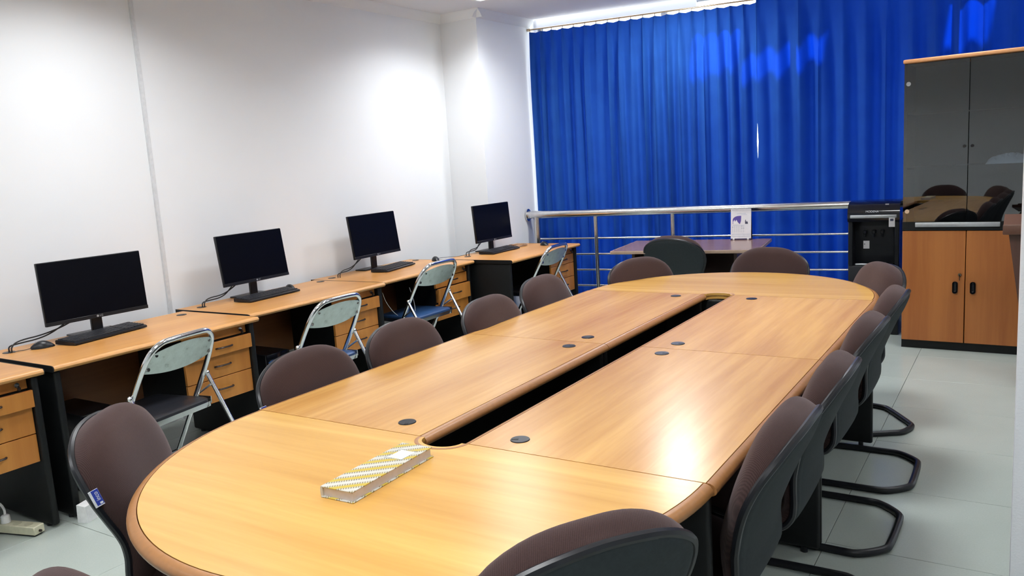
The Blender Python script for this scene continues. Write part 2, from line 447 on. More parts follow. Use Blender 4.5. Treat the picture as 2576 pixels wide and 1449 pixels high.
# ---------------------------------------------------------------- chrome railing in front of the curtain
def rail_y(x): return 5.17 + .122 * (x - XP)
RA = math.atan(.122)
rl = thing('railing', 'chrome tube railing running in front of the blue curtain', 'railing', (XP, rail_y(XP), 0), RA)
MB().cyl((.02, 0, 1.0), (4.3, 0, 1.0), .038, n=24).build('top_rail', STEEL, rl)
MB().cyl((0, 0, 1.0), (.012, 0, 1.0), .062, n=24).cyl((.012, 0, 1.0), (.03, 0, 1.0), .042, n=24).build('wall_flange', STEEL, rl)
for x, r in ((.10, .033), (.72, .021), (1.475, .021), (3.0, .021), (4.2, .021)):
    MB().cyl((x, 0, 0), (x, 0, .98), r, n=14).cyl((x, 0, 0), (x, 0, .012), r * 2, n=16).build('post', STEEL, rl)
for z in (.755, .60, .445, .29):
    MB().cyl((.1, 0, z), (4.3, 0, z), .010, n=10).build('thin_rail', STEEL, rl)

# ---------------------------------------------------------------- conference table
ZT = .75; TL = 1.2377
bull = [(.0022, ZT - .004), (.0026, ZT - .0004), (.010, ZT - .0008), (.019, ZT - .005), (.025, ZT - .012), (.027, ZT - .019), (.024, ZT - .027), (.016, ZT - .032), (.0, ZT - .033), (.0, ZT - .031), (.0022, ZT - .028)]
def grommet(parent, x, y, z=ZT, open_=False, ang=0, r=.029):
    g = MB().cyl((x, y, z - .001), (x, y, z + .0025), r, r * .94, 28).build('grommet', BLACKPL if not open_ else HANDLE, parent)
    s = MB()
    if open_: s.cyl((x, y, z + .002), (x, y, z + .0032), r * .62, n=24)
    else:
        dx, dy = rot2((r * .5, 0), ang)
        s.box(-.010, .010, -.006, .006, 0, .0012, mat=Matrix.Translation((x + dx, y + dy, z + .0022)) @ Matrix.Rotation(ang, 4, 'Z'))
    s.build('cable_slot', CABLE, g)
    return g
def module(x, y, side, label, gr):
    """rectangular module; local x from 0 (gap side) to +w outward when side=1, mirrored when side=-1"""
    w = .745; t = thing('conference_table', label, 'table', (x, y, 0), 0, 'rectangular modules of the oval conference table')
    a, b = (.027, w - .027)
    if side < 0: a, b = -b, -a
    g = .002
    MB().box(a, b, g, TL - g, ZT - .032, ZT).build('tabletop', WT_Y, t)
    for e in (a, b):
        path = [(e, g), (e, TL - g)] if e == b else [(e, TL - g), (e, g)]
        MB().sweep(path, bull).build('edge_band', W_EDGE, t)
    lo, hi = min(a, b), max(a, b)
    for yy in (.020, TL - .020):
        MB().box(lo + .02, hi + .005, yy - .013, yy + .013, .02, ZT - .034, .011, 3).build('leg_panel', BLACK, t)
        for xx in (lo + .07, hi - .05):
            MB().cyl((xx, yy, 0), (xx, yy, .022), .012, n=12).build('foot', BLACKPL, t)
    xm = lo + .18 if side > 0 else hi - .18
    MB().box(xm - .009, xm + .009, .1, TL - .1, .22, ZT - .034).build('modesty_panel', BLACK, t)
    for (gy, op, an) in gr:
        grommet(t, side * .145, gy, open_=op, ang=an)
    return t
XGL, XGR = -.853, -.727
module(XGL, 0, -1, 'rectangular beech table module left of the slot, nearest the striped notebook', [(.087, False, -1.0), (TL - .085, False, 1)])
module(XGL, TL, -1, 'rectangular beech table module left of the slot, with one open cable hole', [(.09, True, 0), (TL - .085, False, 0)])
module(XGR, 0, 1, 'rectangular beech table module right of the slot, carrying the bright glare spot', [(.087, False, 3.6), (TL - .085, False, 0)])
module(XGR, TL, 1, 'rectangular beech table module right of the slot, next to the far rounded end', [(.09, False, 0), (TL - .085, False, 1)])
def round_end(y, rz, label):
    t = thing('conference_table_end', label, 'table', (-.79, y, 0), rz, 'rounded ends of the oval conference table')
    A, B = .775, .823; n = 72; r = .067; g = .002
    arc = [(A * math.cos(PI + PI * i / n), B * math.sin(PI + PI * i / n) - g) for i in range(n + 1)]     # from -A round the near side to +A
    notch = [(r * math.cos(PI * k / 14), -.052 * math.sin(PI * k / 14) - g) for k in range(15)]           # from +r to -r
    MB().prism(arc + notch, ZT - .032, ZT).build('tabletop', WT_X, t)
    MB().sweep(arc, bull).build('edge_band', W_EDGE, t)
    n2 = [(x * 1.0, yy) for x, yy in notch]
    small = [(-.022, ZT + .0006), (-.012, ZT + .0006), (-.004, ZT - .003), (0, ZT - .011), (0, ZT - .02), (-.006, ZT - .03), (-.02, ZT - .033)]
    MB().sweep(n2, small).build('notch_band', W_EDGE, t)
    MB().box(-.60, .60, -.048, -.022, .02, ZT - .034, .011, 3).build('leg_panel', BLACK, t)
    MB().box(-.03, .03, -.42, -.05, .02, ZT - .034, .01, 2).build('leg_panel', BLACK, t)
    for xx, yy in ((-.5, -.035), (.5, -.035), (0, -.36)):
        MB().cyl((xx, yy, 0), (xx, yy, .022), .012, n=12).build('foot', BLACKPL, t)
    return t
round_end(0, 0, 'rounded beech table end with the striped notebook lying on it')
round_end(2 * TL, PI, 'rounded beech table end on the curtain side of the conference table')

# ---------------------------------------------------------------- notebook
def notebook_mat():
    m, nt, p = node_mat('striped cover')
    v = coords(nt); sp = N(nt, 'ShaderNodeSeparateXYZ'); nt.links.new(v, sp.inputs[0])
    def M(op, a, b=None, c=None):
        n = N(nt, 'ShaderNodeMath', operation=op)
        for k, q in enumerate((a, b, c)):
            if q is None: continue
            if isinstance(q, (int, float)): n.inputs[k].default_value = q
            else: nt.links.new(q, n.inputs[k])
        return n.outputs[0]
    s = M('MULTIPLY_ADD', sp.outputs[0], -13.0, M('MULTIPLY', sp.outputs[1], 15.5))
    fr = M('FRACT', s)
    bandc = ramp(nt, fr, [(0, (.52, .51, .46)), (.32, (.20, .17, .09)), (.50, (.50, .37, .045)), (.80, (.24, .20, .10))])
    bandc.node.color_ramp.interpolation = 'CONSTANT'
    tt = M('MULTIPLY_ADD', sp.outputs[0], 140.0, M('MULTIPLY', sp.outputs[1], 90.0))
    dash = M('GREATER_THAN', M('FRACT', tt), .55)
    inb = M('MULTIPLY', M('GREATER_THAN', fr, .32), M('LESS_THAN', fr, .50)); inc = M('GREATER_THAN', fr, .80)
    k = M('MULTIPLY', dash, M('MAXIMUM', inb, inc))
    mx = N(nt, 'ShaderNodeMix', data_type='RGBA'); nt.links.new(M('MULTIPLY', k, .9), mx.inputs[0])
    nt.links.new(bandc, mx.inputs[6]); mx.inputs[7].default_value = (.54, .52, .45, 1)
    nt.links.new(mx.outputs[2], p.inputs['Base Color']); p.inputs['Roughness'].default_value = .4
    return m
NB = notebook_mat()
nb = thing('notebook', 'closed notebook with yellow and white diagonal stripes on the table end', 'notebook', (-.778, -.287, ZT), math.radians(2.2))
MB().box(-.051, .051, -.163, .163, .0255, .0285, .0008, 1).build('front_cover', NB, nb)
MB().box(-.051, .053, -.165, .163, .0, .003, .0008, 1).build('back_cover', NB, nb)
MB().box(-.046, .047, -.158, .158, .003, .0255).build('pages', plain('page edges', (.66, .62, .63), .8), nb)
MB().prism([(-.051, .0), (-.053, .006), (-.0535, .014), (-.053, .022), (-.051, .0285), (-.046, .0255), (-.046, .003)], -.163, .163, 'y').build('spine', NB, nb)
lab = MB().box(-.021, .026, .056, .113, .0285, .0290, mat=Matrix.Rotation(-.05, 4, 'Z')).build('title_label', plain('pale label', (.60, .65, .67), .5), nb)
MB().box(-.026, .031, .050, .0515, .0285, .0289).box(-.026, .031, .1175, .119, .0285, .0289).box(-.026, -.0245, .050, .119, .0285, .0289).box(.0295, .031, .05, .119, .0285, .0289).build('label_border', plain('grey border', (.30, .34, .38), .5), nb)

# ---------------------------------------------------------------- visitor chairs
PROF = [(-.236, .853), (-.232, .838), (-.212, .786), (-.188, .737), (-.162, .679), (-.138, .62), (-.118, .562), (-.106, .505), (-.102, .452), (-.092, .41), (-.065, .380), (-.02, .376), (.06, .390), (.15, .41), (.23, .42), (.275, .415), (.295, .395)]
WID = [0, .10, .215, .252, .258, .240, .215, .202, .206, .214, .222, .230, .236, .240, .238, .20, 0]
def cat(P, n):
    """resample a polyline of tuples smoothly (Catmull-Rom)"""
    out = []; m = len(P) - 1
    for i in range(n + 1):
        t = i / n * m; k = min(int(t), m - 1); f = t - k
        p0, p1, p2, p3 = P[max(k - 1, 0)], P[k], P[k + 1], P[min(k + 2, m)]
        out.append(tuple(.5 * (2 * b + (c - a) * f + (2 * a - 5 * b + 4 * c - d) * f * f + (3 * b - a - 3 * c + d) * f ** 3) for a, b, c, d in zip(p0, p1, p2, p3)))
    return out
def chair_surface():
    n = 84; R0 = cat([(a[0], a[1], b) for a, b in zip(PROF, WID)], 640); R = []
    for i in range(n + 1):
        t = i / n; t = .55 * t + .45 * (1 - math.cos(PI * t)) / 2
        R.append(R0[round(t * 640)])
    L = [0]
    for a, b in zip(R, R[1:]): L.append(L[-1] + math.hypot(a[0] - b[0], a[1] - b[1]))
    rows = []
    for i, (y, z, wd) in enumerate(R):
        a = R[max(i - 1, 0)]; b = R[min(i + 1, n)]
        t = Vector((0, b[0] - a[0], b[1] - a[1])).normalized()
        rows.append((y, z, wd, Vector((0, -t.z, t.y)), L[i], L[-1] - L[i]))
    return rows
def make_chair():
    root = thing('visitor_chair', 'x', 'chair')
    ZTOP, ZW, WM = PROF[0][1], .70, .258
    def width(y, z, wd):
        if z > ZW and y < 0:
            q = min(1, (z - ZW) / (ZTOP - ZW)); return WM * max(0, 1 - q ** 2.2) ** .5
        if y > .19:
            q = min(1, (y - .19) / .105); return .240 * max(0, 1 - q ** 2.6) ** (1 / 2.2)
        return wd
    nu = 24; us = [-math.cos(PI * k / nu) for k in range(nu + 1)]
    pad, shell, edgeL, edgeR = [], [], [], []
    for (y, z, wd, nrm, d0, d1) in chair_surface():
        w_ = width(y, z, wd)
        e0 = min(1, d0 / .10); e1 = min(1, d1 / .08)
        fe = max(0, 1 - (1 - e0) ** 2) ** .5 * max(0, 1 - (1 - e1) ** 2) ** .5
        back = min(1, max(0, (z - .42) / .12)) if y < 0 else 0
        thick = .060 + .022 * back
        topness = max(0, min(1, (z - .66) / .16)) if y < 0 else 0
        rp, rs = [], []
        for u in us:
            wrap = (.020 * back + .006) * (u * w_ / .25) ** 2
            fat = max(0, 1 - abs(u) ** 2.7) ** .5 * fe
            base = Vector((u * w_, y, z)) + nrm * wrap
            rp.append(base + nrm * (.002 + thick * fat) + Vector((0, 0, .046 * topness * fat)) + Vector((u * .012 * fe * back, 0, 0)) * (1 - abs(u)) )
            rs.append(base - nrm * (.017 if abs(u) > .88 else .013) * max(0, 1 - abs(u) ** 8) ** .5 * min(1, d0 / .03) ** .5)
        pad.append(rp); shell.append(rs)
        ew = (.020 * back + .006) * (w_ / .25) ** 2
        edgeL.append(Vector((-w_, y, z)) + nrm * ew); edgeR.append(Vector((w_, y, z)) + nrm * ew)
    m = MB(); m.grid(pad); bmesh.ops.remove_doubles(m.bm, verts=m.bm.verts, dist=.0004); m.build('cushion', FABRIC, root, angle=80)
    m = MB(); m.grid(shell); bmesh.ops.remove_doubles(m.bm, verts=m.bm.verts, dist=.0004); m.build('back_shell', SHELL, root, angle=75)
    loop = edgeL + edgeR[::-1]; cl = [loop[0]]
    for p in loop[1:]:
        if (p - cl[-1]).length > .006: cl.append(p)
    if (cl[0] - cl[-1]).length < .006: cl.pop()
    MB().tube(cl, .0105, 8, closed=True).build('edge_piping', BLACKPL, root)
    # cantilever tube
    half = [(-.17, .0, .345), (-.195, .14, .372), (-.215, .215, .37), (-.222, .255, .33), (-.24, .265, .06), (-.242, .255, .022), (-.245, .215, .0145), (-.25, -.14, .0145), (-.245, -.19, .0145), (-.17, -.268, .0145), (-.13, -.278, .0145)]
    path = half + [(-x, y, z) for x, y, z in half[::-1]]
    MB().tube(path, .0145, 10, smooth=2).build('cantilever_tube', BLACKPL, root)
    MB().box(-.17, .17, .0, .03, .345, .365, .004, 1).box(-.19, .19, .12, .15, .362, .386, .004, 1).build('seat_bracket', BLACKPL, root)
    # little label tag on the edge seam
    tg = MB().box(-.0006, .0006, -.013, .012, -.027, .026, .0005, 1).build('label_tag', WHITE_INK, root, (.268, -.124, .710))
    tg.rotation_euler = (.30, .10, .62)
    MB().box(.0004, .0011, -.0065, .0118, -.023, .0255).build('tag_print', BLUETAG, tg)
    MB().box(.0009, .0014, .002, .0095, -.021, -.015).build('tag_mark', WHITE_INK, tg)
    text_obj('tag_lettering', 'inco', .0165, WHITE_INK, tg, Matrix.Translation((.0013, .003, .005)) @ Matrix(((0, 0, 1, 0), (0, -1, 0, 0), (1, 0, 0, 0), (0, 0, 0, 1))))
    return root
CH = make_chair()
BROWN = 'brown fabric visitor chairs round the conference table'
#      x, y, heading degrees, label
CHAIRS = [
    (-0.057, 0.27, 90.0, 'brown and black visitor chair tucked in at the glare spot on the aisle side'),
    (-0.049, 0.815, 90.7, 'brown visitor chair on the aisle side between the glare-spot chair and the middle seam'),
    (-0.057, 1.5, 88.9, 'brown visitor chair on the aisle side level with the middle seam of the table'),
    (-0.054, 2.13, 90.3, 'brown visitor chair on the aisle side nearest the cabinet doors along the straight table edge'),
    (-0.179, 2.812, 121.4, 'brown visitor chair turned at the table corner in front of the black water dispenser'),
    (-0.819, 3.392, 172, 'brown visitor chair at the far table end in front of the desk calendar'),
    (-1.325, 2.925, 243.1, 'brown visitor chair at the far table end just in front of the dark-backed chair'),
    (-1.562, 2.21, 273, 'brown visitor chair in front of the folding chair at the farthest computer desk'),
    (-1.477, 1.535, 274, 'brown visitor chair beside the third folding chair, on the wall side'),
    (-1.522, 0.91, 275, 'brown visitor chair in front of the blue-seated folding chair with the scuffed back plate'),
    (-1.529, 0.345, 274, 'brown visitor chair with domed back touching the near left table seam'),
    (-1.539, -0.362, 308, 'brown visitor chair with blue and white label tag at the near table curve'),
    (-0.198, -0.443, 58.5, 'large charcoal-backed visitor chair filling the bottom edge of the photo at the table end'),
    (-0.714, -0.92, -2.7, 'visitor chair of which only the ribbed brown top shows in the bottom left corner'),
    (-1.746, 4.476, -3.6, 'dark-backed visitor chair pulled up to the walnut desk with the calendar'),
]
for i, (tx, ty, h, lb) in enumerate(CHAIRS):
    a = math.radians(h); fx, fy = -math.sin(a), math.cos(a)
    loc = (tx, ty, 0)
    if i == 0:
        CH.location = loc; CH.rotation_euler = (0, 0, a); CH['label'] = lb; CH['group'] = BROWN
        proto = CH
    else:
        dup(proto, loc, a, lb, BROWN if i < 14 else BROWN, skip=() if i in (10, 11, 12) else ('label_tag',))
for ch in list(CH.children):
    if ch.name.startswith('label_tag'):
        for g in list(ch.children): bpy.data.objects.remove(g)
        bpy.data.objects.remove(ch)

# ---------------------------------------------------------------- computer desks
def desk(y0, ln, xf, label, proud=(1, 0, 0), grom=(.08, .92)):
    """local: x 0 = front edge, negative x towards the wall; y along the wall"""
    D = .70
    t = thing('computer_desk', label, 'desk', (xf, y0, 0), 0, 'computer desks along the left wall')
    MB().box(-D, -.02, .001, ln - .001, ZT - .028, ZT, .0015, 1).build('desktop', WD, t)
    path = [(-.02, .001), (-.02, ln - .001)]
    MB().sweep(path, [(0, ZT - .0003), (.010, ZT - .001), (.017, ZT - .006), (.020, ZT - .014), (.017, ZT - .022), (.010, ZT - .027), (0, ZT - .028)]).build('front_edge', WD_EDGE, t)
    for yy in (-.0035, ln - .0005):
        MB().prism([(-D, ZT - .03), (-.02, ZT - .03), (-.006, ZT - .026), (-.001, ZT - .014), (-.006, ZT - .003), (-.02, ZT + .0004), (-D, ZT + .0004)], yy, yy + .004, 'y').build('end_cap', BLACK, t)
    for yy in (.012, ln - .045):
        MB().box(-D + .03, -.035, yy, yy + .033, .012, ZT - .029, .012, 3).build('side_panel', BLACK, t)
        for xx in (-.1, -D + .1): MB().cyl((xx, yy + .0165, 0), (xx, yy + .0165, .014), .014, n=10).build('foot', BLACKPL, t)
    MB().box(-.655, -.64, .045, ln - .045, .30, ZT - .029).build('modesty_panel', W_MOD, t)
    # drawer pedestal hung at the right
    p0, p1 = ln - .47, ln - .048
    MB().box(-.48, -.075, p0 + .006, p1 - .004, .325, ZT - .03).build('pedestal_case', BLACK, t)
    fas = MB().box(-.075, -.066, p0 + .004, p1 - .002, .668, ZT - .031, .001, 1).build('top_rail', W_DRAW, t)
    lk = MB().cyl((-.066, p1 - .05, .695), (-.052, p1 - .05, .695), .011, n=14).build('lock', CHROME, fas)
    MB().box(-.055, -.035, p1 - .052, p1 - .048, .684, .697).box(-.045, -.030, p1 - .056, p1 - .044, .672, .688, .003, 1).build('lock_key', HANDLE, fas)
    zz = [(.588, .664), (.459, .584), (.325, .455)]
    zz = [(.585, .663), (.458, .581), (.325, .454)]
    for k, (a, b2) in enumerate(zz):
        pr = .030 * proud[k]
        d = MB().box(-.074 + pr, -.056 + pr, p0, p1, a, b2, .0015, 1).box(-.30 + pr, -.074 + pr, p0 + .02, p1 - .02, a + .012, b2 - .012).build('drawer', W_DRAW, t)
        yc = (p0 + p1) / 2 + .02; zc = (a + b2) / 2 + .004; xx = -.056 + pr
        MB().tube([(xx, yc - .052, zc - .003), (xx + .016, yc - .047, zc), (xx + .024, yc - .03, zc), (xx + .024, yc + .03, zc), (xx + .016, yc + .047, zc), (xx, yc + .052, zc - .003)], .0052, 8, smooth=1).build('handle', HANDLE, d)
    for gy in grom:
        grommet(t, -.58, gy * ln, r=.03)
    return t
D0 = desk(-1.15, 1.205, -3.076, 'computer desk cut off by the left picture edge, power strip in front of it', (1, 0, 0), (.9,))
D1 = desk(.10, 1.168, -3.076, 'computer desk nearest the camera with a whole monitor, beside the grey wall strip', (1, 0, 0), (.075, .92))
D2 = desk(1.30, 1.19, -3.19, 'second computer desk with a complete monitor, the folding chair with scuffed back at it', (1, 0, 0), (.085, .95))
D3 = desk(2.50, 1.16, -3.24, 'computer desk before the white column, mouse lying behind its folding chair', (0, 1, 0), (.085, .95))
D4 = desk(3.683, 1.185, -2.88, 'farthest computer desk, set forward beside the railing, with a tangled cable', (0, 0, 0), (.16,))

def tower(x, y, label):
    t = thing('computer_tower', label, 'computer', (x, y, 0), 0, 'black computer towers under the desks')
    MB().box(-.40, -.012, 0, .19, .012, .42, .004, 1).build('case', BLACKPL, t)
    MB().box(-.012, 0, 0, .19, .012, .42, .006, 2).build('front_panel', GLOSSBLK, t)
    MB().box(0, .002, .02, .17, .345, .385, .001, 1).build('disc_drive', BLACKPL, t)
    MB().cyl((0, .15, .30), (.003, .15, .30), .008, n=12).build('power_button', GREYM, t)
    for xx in (-.35, -.06):
        MB().box(xx - .02, xx + .02, .02, .17, 0, .013).build('foot', BLACKPL, t)
    return t
t1 = tower(-3.31, .315, 'black computer tower under the nearest complete desk, behind the chair with the label tag')
dup(t1, (-3.42, 1.575, 0), 0, 'black computer tower under the second desk, behind the domed visitor chair')
dup(t1, (-3.47, 2.548, 0), 0, 'black computer tower under the third desk, left of the blue folding seat')
dup(t1, (-3.10, 3.735, 0), 0, 'black computer tower under the farthest desk, in the shade of its side panel')

def monitor(x, y, zc, rz, tilt, label, w=.562, h=.333, cab=((-.06, -.25), (-.02, -.20)), zd=ZT, gy=-.3):
    """faces +x; local y along screen width"""
    t = thing('monitor', label, 'monitor', (x, y, zd), rz, 'monitors on the computer desks')
    M = Matrix.Translation((0, 0, zc - zd)) @ Matrix.Rotation(-tilt, 4, 'Y')
    hs = MB().box(-.022, -.004, -w / 2, w / 2, -h / 2, h / 2, .004, 2, mat=M).box(-.05, -.022, -w * .28, w * .28, -h * .3, h * .32, .012, 2, mat=M).build('housing', BLACKPL, t)
    MB().box(-.004, .0005, -w / 2 + .004, w / 2 - .004, -h / 2 + .022, h / 2 - .004, mat=M).build('screen', SCREEN, t)
    MB().box(-.004, .001, -w / 2 + .001, w / 2 - .001, -h / 2 + .001, -h / 2 + .021, .001, 1, mat=M).build('bezel', BLACKPL, t)
    RX = Matrix(((0, 0, 1, 0), (1, 0, 0, 0), (0, 1, 0, 0), (0, 0, 0, 1)))
    MB().cyl((.0012, -.012, -h / 2 + .011), (.0018, -.012, -h / 2 + .011), .0062, n=16)._merge(bmesh.new(), None).build('logo_disc', GREYM, t).data.transform(M)
    text_obj('logo_text', 'LG', .015, GREYM, t, M @ Matrix.Translation((.0016, .008, -h / 2 + .011)) @ RX)
    zb = zc - zd - h / 2
    MB().box(-.052, -.030, -.030, .030, .010, zb + .09, .004, 1).build('stand_neck', BLACKPL, t)
    MB().box(-.135, -.030, -.125, .125, 0, .010, .004, 2).build('stand_base', BLACKPL, t)
    for k, (dx, dy) in enumerate(cab):
        pts = [(-.055, -.03 - .05 * k, zb + .05), (-.06, -.13 - .03 * k, zb - .01), (-.03, gy * .6, .05 - .015 * k), (dx, gy * .93, .055 - .02 * k), (dx, gy, .03), (dx, gy, .003)]
        MB().tube(pts, .0038, 7, smooth=3).build('cable', CABLE, t)
    return t
monitor(-3.633, .659, 1.005, math.radians(-2.9), .05, 'large black monitor on the nearest complete desk, left of the grey wall strip', cab=((.03, 0), (.0, 0)), gy=-.47)
monitor(-3.755, 1.84, 1.016, math.radians(2.3), .12, 'black monitor on the second desk, just right of the grey wall strip', cab=((.0, 0), (-.02, 0)), gy=-.44)
monitor(-3.79, 3.09, 1.03, math.radians(2.8), .12, 'black monitor on the third desk in front of the white wall before the column', w=.575, h=.34, cab=((.02, 0), (-.0, 0)), gy=-.48)
monitor(-3.458, 4.30, 1.01, math.radians(-.8), .07, 'black monitor on the farthest desk in front of the white column', cab=((-.0, 0), (-.03, 0)), gy=-.40)

def keyboard(x, y, rz, label):
    t = thing('keyboard', label, 'keyboard', (x, y, ZT), rz, 'keyboards on the computer desks')
    MB().prism([(-.075, .004), (.075, .004), (.075, .012), (.066, .016), (-.066, .026), (-.075, .022)], -.225, .225, 'y').build('case', BLACKPL, t)
    MB().box(-.06, -.05, -.19, -.15, 0, .006).box(-.06, -.05, .15, .19, 0, .006).box(.05, .06, -.19, -.15, 0, .006).box(.05, .06, .15, .19, 0, .006).build('foot', CABLE, t)
    k = MB()
    for r in range(6):
        xr = -.055 + r * .0205; zr = .0245 - (xr + .066) * .0757
        for c in range(21):
            yc = -.208 + c * .0205 + (.006 if c > 14 else 0) + (.004 if c > 17 else 0)
            if yc > .213: continue
            if r == 5 and 4 <= c <= 9:
                if c == 4: k.box(xr - .0085, xr + .0085, yc - .008, yc + .11, zr, zr + .0065)
                continue
            k.box(xr - .0085, xr + .0085, yc - .0085, yc + .0085, zr - .001, zr + .0065)
    ks = k.build('keys', KEYCAP, t, smooth=False); ks['kind'] = 'stuff'
    MB().tube([(-.075, .05, .015), (-.10, .03, .006), (-.13, -.06, .004), (-.12, -.14, .004)], .0022, 6, smooth=2).build('keyboard_cord', CABLE, t)
    return t
kb = keyboard(-3.545, .615, math.radians(9), 'black keyboard in front of the large nearest monitor, corner towards the camera')
dup(kb, (-3.635, 1.82, 0 + ZT), math.radians(4), 'black keyboard in front of the monitor right of the grey wall strip')
dup(kb, (-3.66, 3.13, ZT), math.radians(11), 'black keyboard in front of the third desk monitor')
dup(kb, (-3.362, 4.235, ZT), math.radians(1), 'black keyboard in front of the farthest monitor by the column')
def mouse_body():
    P = []
    for i in range(13):
        v = i / 12; yy = -.055 + .11 * v; wd = .031 * max(.02, math.sin(PI * (.02 + .96 * v))) ** .5; hh = .036 * max(.02, math.sin(PI * (.02 + .9 * v))) ** .8
        P.append([(wd * math.cos(PI * j / 10), yy, .002 + hh * math.sin(PI * j / 10)) for j in range(11)])
    m = MB(); m.grid(P); return m
def mouse(x, y, rz, label, cord):
    t = thing('computer_mouse', label, 'mouse', (x, y, ZT), rz, 'black computer mice on the desks')
    mouse_body().build('body', BLACKPL, t)
    MB().cyl((-.003, .028, .030), (.003, .028, .030), .007, n=12).build('scroll_wheel', GREYM, t)
    MB().tube(cord, .0019, 6, smooth=3).build('mouse_cord', CABLE, t)
    return t
mouse(-3.585, .318, PI - .25, 'black mouse at the left end of the nearest keyboard', [(0, .055, .008), (.0, .08, .004), (.02, .11, .003), (.0, .13, .003)])
mouse(-3.72, 2.09, 1.2, 'black mouse behind the right end of the second desk keyboard', [(0, .055, .008), (-.02, .09, .003), (-.07, .12, .003), (-.1, .10, .003)])
mouse(-3.60, 3.60, .9, 'black mouse showing above the back of the third folding chair', [(0, .055, .008), (.0, .1, .003), (.1, .16, .003), (.22, .12, .003), (.33, .18, .003)])
mouse(-3.17, 4.70, 1.1, 'black mouse next to the tangled cable on the farthest desk', [(0, .055, .008), (.01, .09, .003), (.06, .11, .003), (.11, .08, .003)])
tc = []
rr = random.Random(5)
for k in range(60):
    a = k * .55; r = .055 + .03 * rr.random()
    tc.append((r * 1.1 * math.cos(a) + .01 * rr.uniform(-1, 1), r * 1.7 * math.sin(a) + .015 * rr.uniform(-1, 1), .004 + .012 * rr.random()))
cc = thing('tangled_cable', 'tangled brown cable lying between keyboard and mouse on the farthest desk', 'cable', (-3.42, 4.60, ZT), 0)
MB().tube(tc, .0028, 6, smooth=1).build('cord', BEIGECABLE, cc)
MB().box(-.012, .012, -.115, -.08, .002, .022, .004, 1).build('plug', CABLE, cc)
lc = MB().tube([(0, 0, .64), (.01, .02, .56), (.03, .10, .45), (.06, .20, .40), (.05, .30, .42), (.02, .33, .52), (0, .31, .63)], .0022, 6, smooth=3).build('hanging_cord', WHITEPL, None, (-3.38, 2.66, 0))
tag(lc, 'thin white cord looping down under the third desk', 'cord')

# ---------------------------------------------------------------- folding chairs
def folding_chair(seat_mat, label, loc, rz, scale=1):
    t = thing('folding_chair', label, 'chair', loc, rz, 'chrome folding chairs at the computer desks')
    top = (-.20, .81); foot = (.245, .012)
    def along(f): return (top[0] + (foot[0] - top[0]) * f, top[1] + (foot[1] - top[1]) * f)
    H = [(-.222, *along(1.0)), (-.222, *along(.3)), (-.214, *along(.15)), (-.195, *along(.055)), (-.15, *along(.008)), (-.10, *along(0))]
    path = H + [(-x, y, z) for x, y, z in H[::-1]]
    MB().tube(path, .0138, 12, smooth=2).build('back_frame', CHROME, t)
    jy, jz = along(.32)
    for s in (-1, 1):
        MB().tube([(s * .243, jy - .004, jz), (s * .243, jy - .03, jz - .05), (s * .236, -.36, .012)], .011, 10).sphere((s * .243, jy - .004, jz), .0145, n=8).build('rear_leg', CHROME, t)
        MB().cyl((s * .236, -.36, .0), (s * .236, -.362, .03), .014, n=10).cyl((s * .222, foot[0], 0), (s * .222, foot[0] - .008, .03), .0155, n=10).build('rubber_foot', BLACKPL, t)
        MB().box(s * .225 - .003, s * .225 + .003, jy - .03, jy + .05, .40, .435).tube([(s * .232, jy - .03, jz - .06), (s * .228, jy + .06, .44)], .006, 6).build('hinge_link', STEEL, t)
    MB().cyl((-.236, -.31, .10), (.236, -.31, .10), .007, n=8).cyl((-.222, along(.86)[0], along(.86)[1]), (.222, along(.86)[0], along(.86)[1]), .007, n=8).build('cross_bar', CHROME, t)
    # seat pan and pad
    out = []
    for (cx, cy, a0) in ((.165, .23, 0), (-.165, .23, 90), (-.175, -.07, 180), (.175, -.07, 270)):
        for k in range(7):
            a = math.radians(a0 + 15 * k); out.append((cx + .045 * math.cos(a), cy + .045 * math.sin(a)))
    MB().prism([(x, y) for x, y in out], .395, .42).build('seat_pan', CHROME, t, angle=30)
    o2 = [(x * .955, .0875 + (y - .0875) * .955) for x, y in out]
    o3 = [(x * .90, .0875 + (y - .0875) * .90) for x, y in out]
    m = MB(); m.grid([[(x, y, .42) for x, y in o2 + o2[:1]], [(x, y, .430) for x, y in o2 + o2[:1]], [(x, y, .438) for x, y in o3 + o3[:1]]])
    m.bm.faces.new([m.bm.verts.new((x, y, .438)) for x, y in o3]); bmesh.ops.remove_doubles(m.bm, verts=m.bm.verts, dist=.0003)
    m.build('seat_pad', seat_mat, t)
    # pressed metal back plate
    P = []
    for i in range(9):
        v = i / 8; row = []
        for j in range(17):
            u = -1 + j / 8
            f = .030 + .145 * v + .035 * (1 - u * u) * v
            wd = (.193 + .025 * min(1, v * 2.2)) - (.035 * (1 - min(1, v * 3)) ** 2)
            y, z = along(f); row.append((u * wd, y - .022 * (1 - u * u) - .002, z - .010 * (1 - v) * u * u * 2))
        P.append(row)
    m = MB(); m.grid(P); P2 = [[(x, y + .0025, z) for x, y, z in r] for r in P]; m.grid(P2, True)
    m.build('back_plate', PLATE, t)
    for s in (-1, 1):
        for f, xx in ((.075, .165), (.155, .19)):
            y, z = along(f); MB().cyl((s * xx, y - .016, z), (s * xx, y - .006, z), .009, n=12).build('screw', STEEL, t)
    if scale != 1: t.scale = (scale,) * 3
    return t
def fplace(tx, ty, h):
    a = math.radians(h); return (tx + .20 * -math.sin(a), ty + .20 * math.cos(a), 0), a
l, a = fplace(-2.775, .575, 99); folding_chair(VIN_BLK, 'chrome folding chair with black seat at the nearest desk', l, a)
l, a = fplace(-2.77, 1.62, 92); folding_chair(VIN_BLUE, 'chrome folding chair with blue seat and dark scuff on its back plate', l, a)
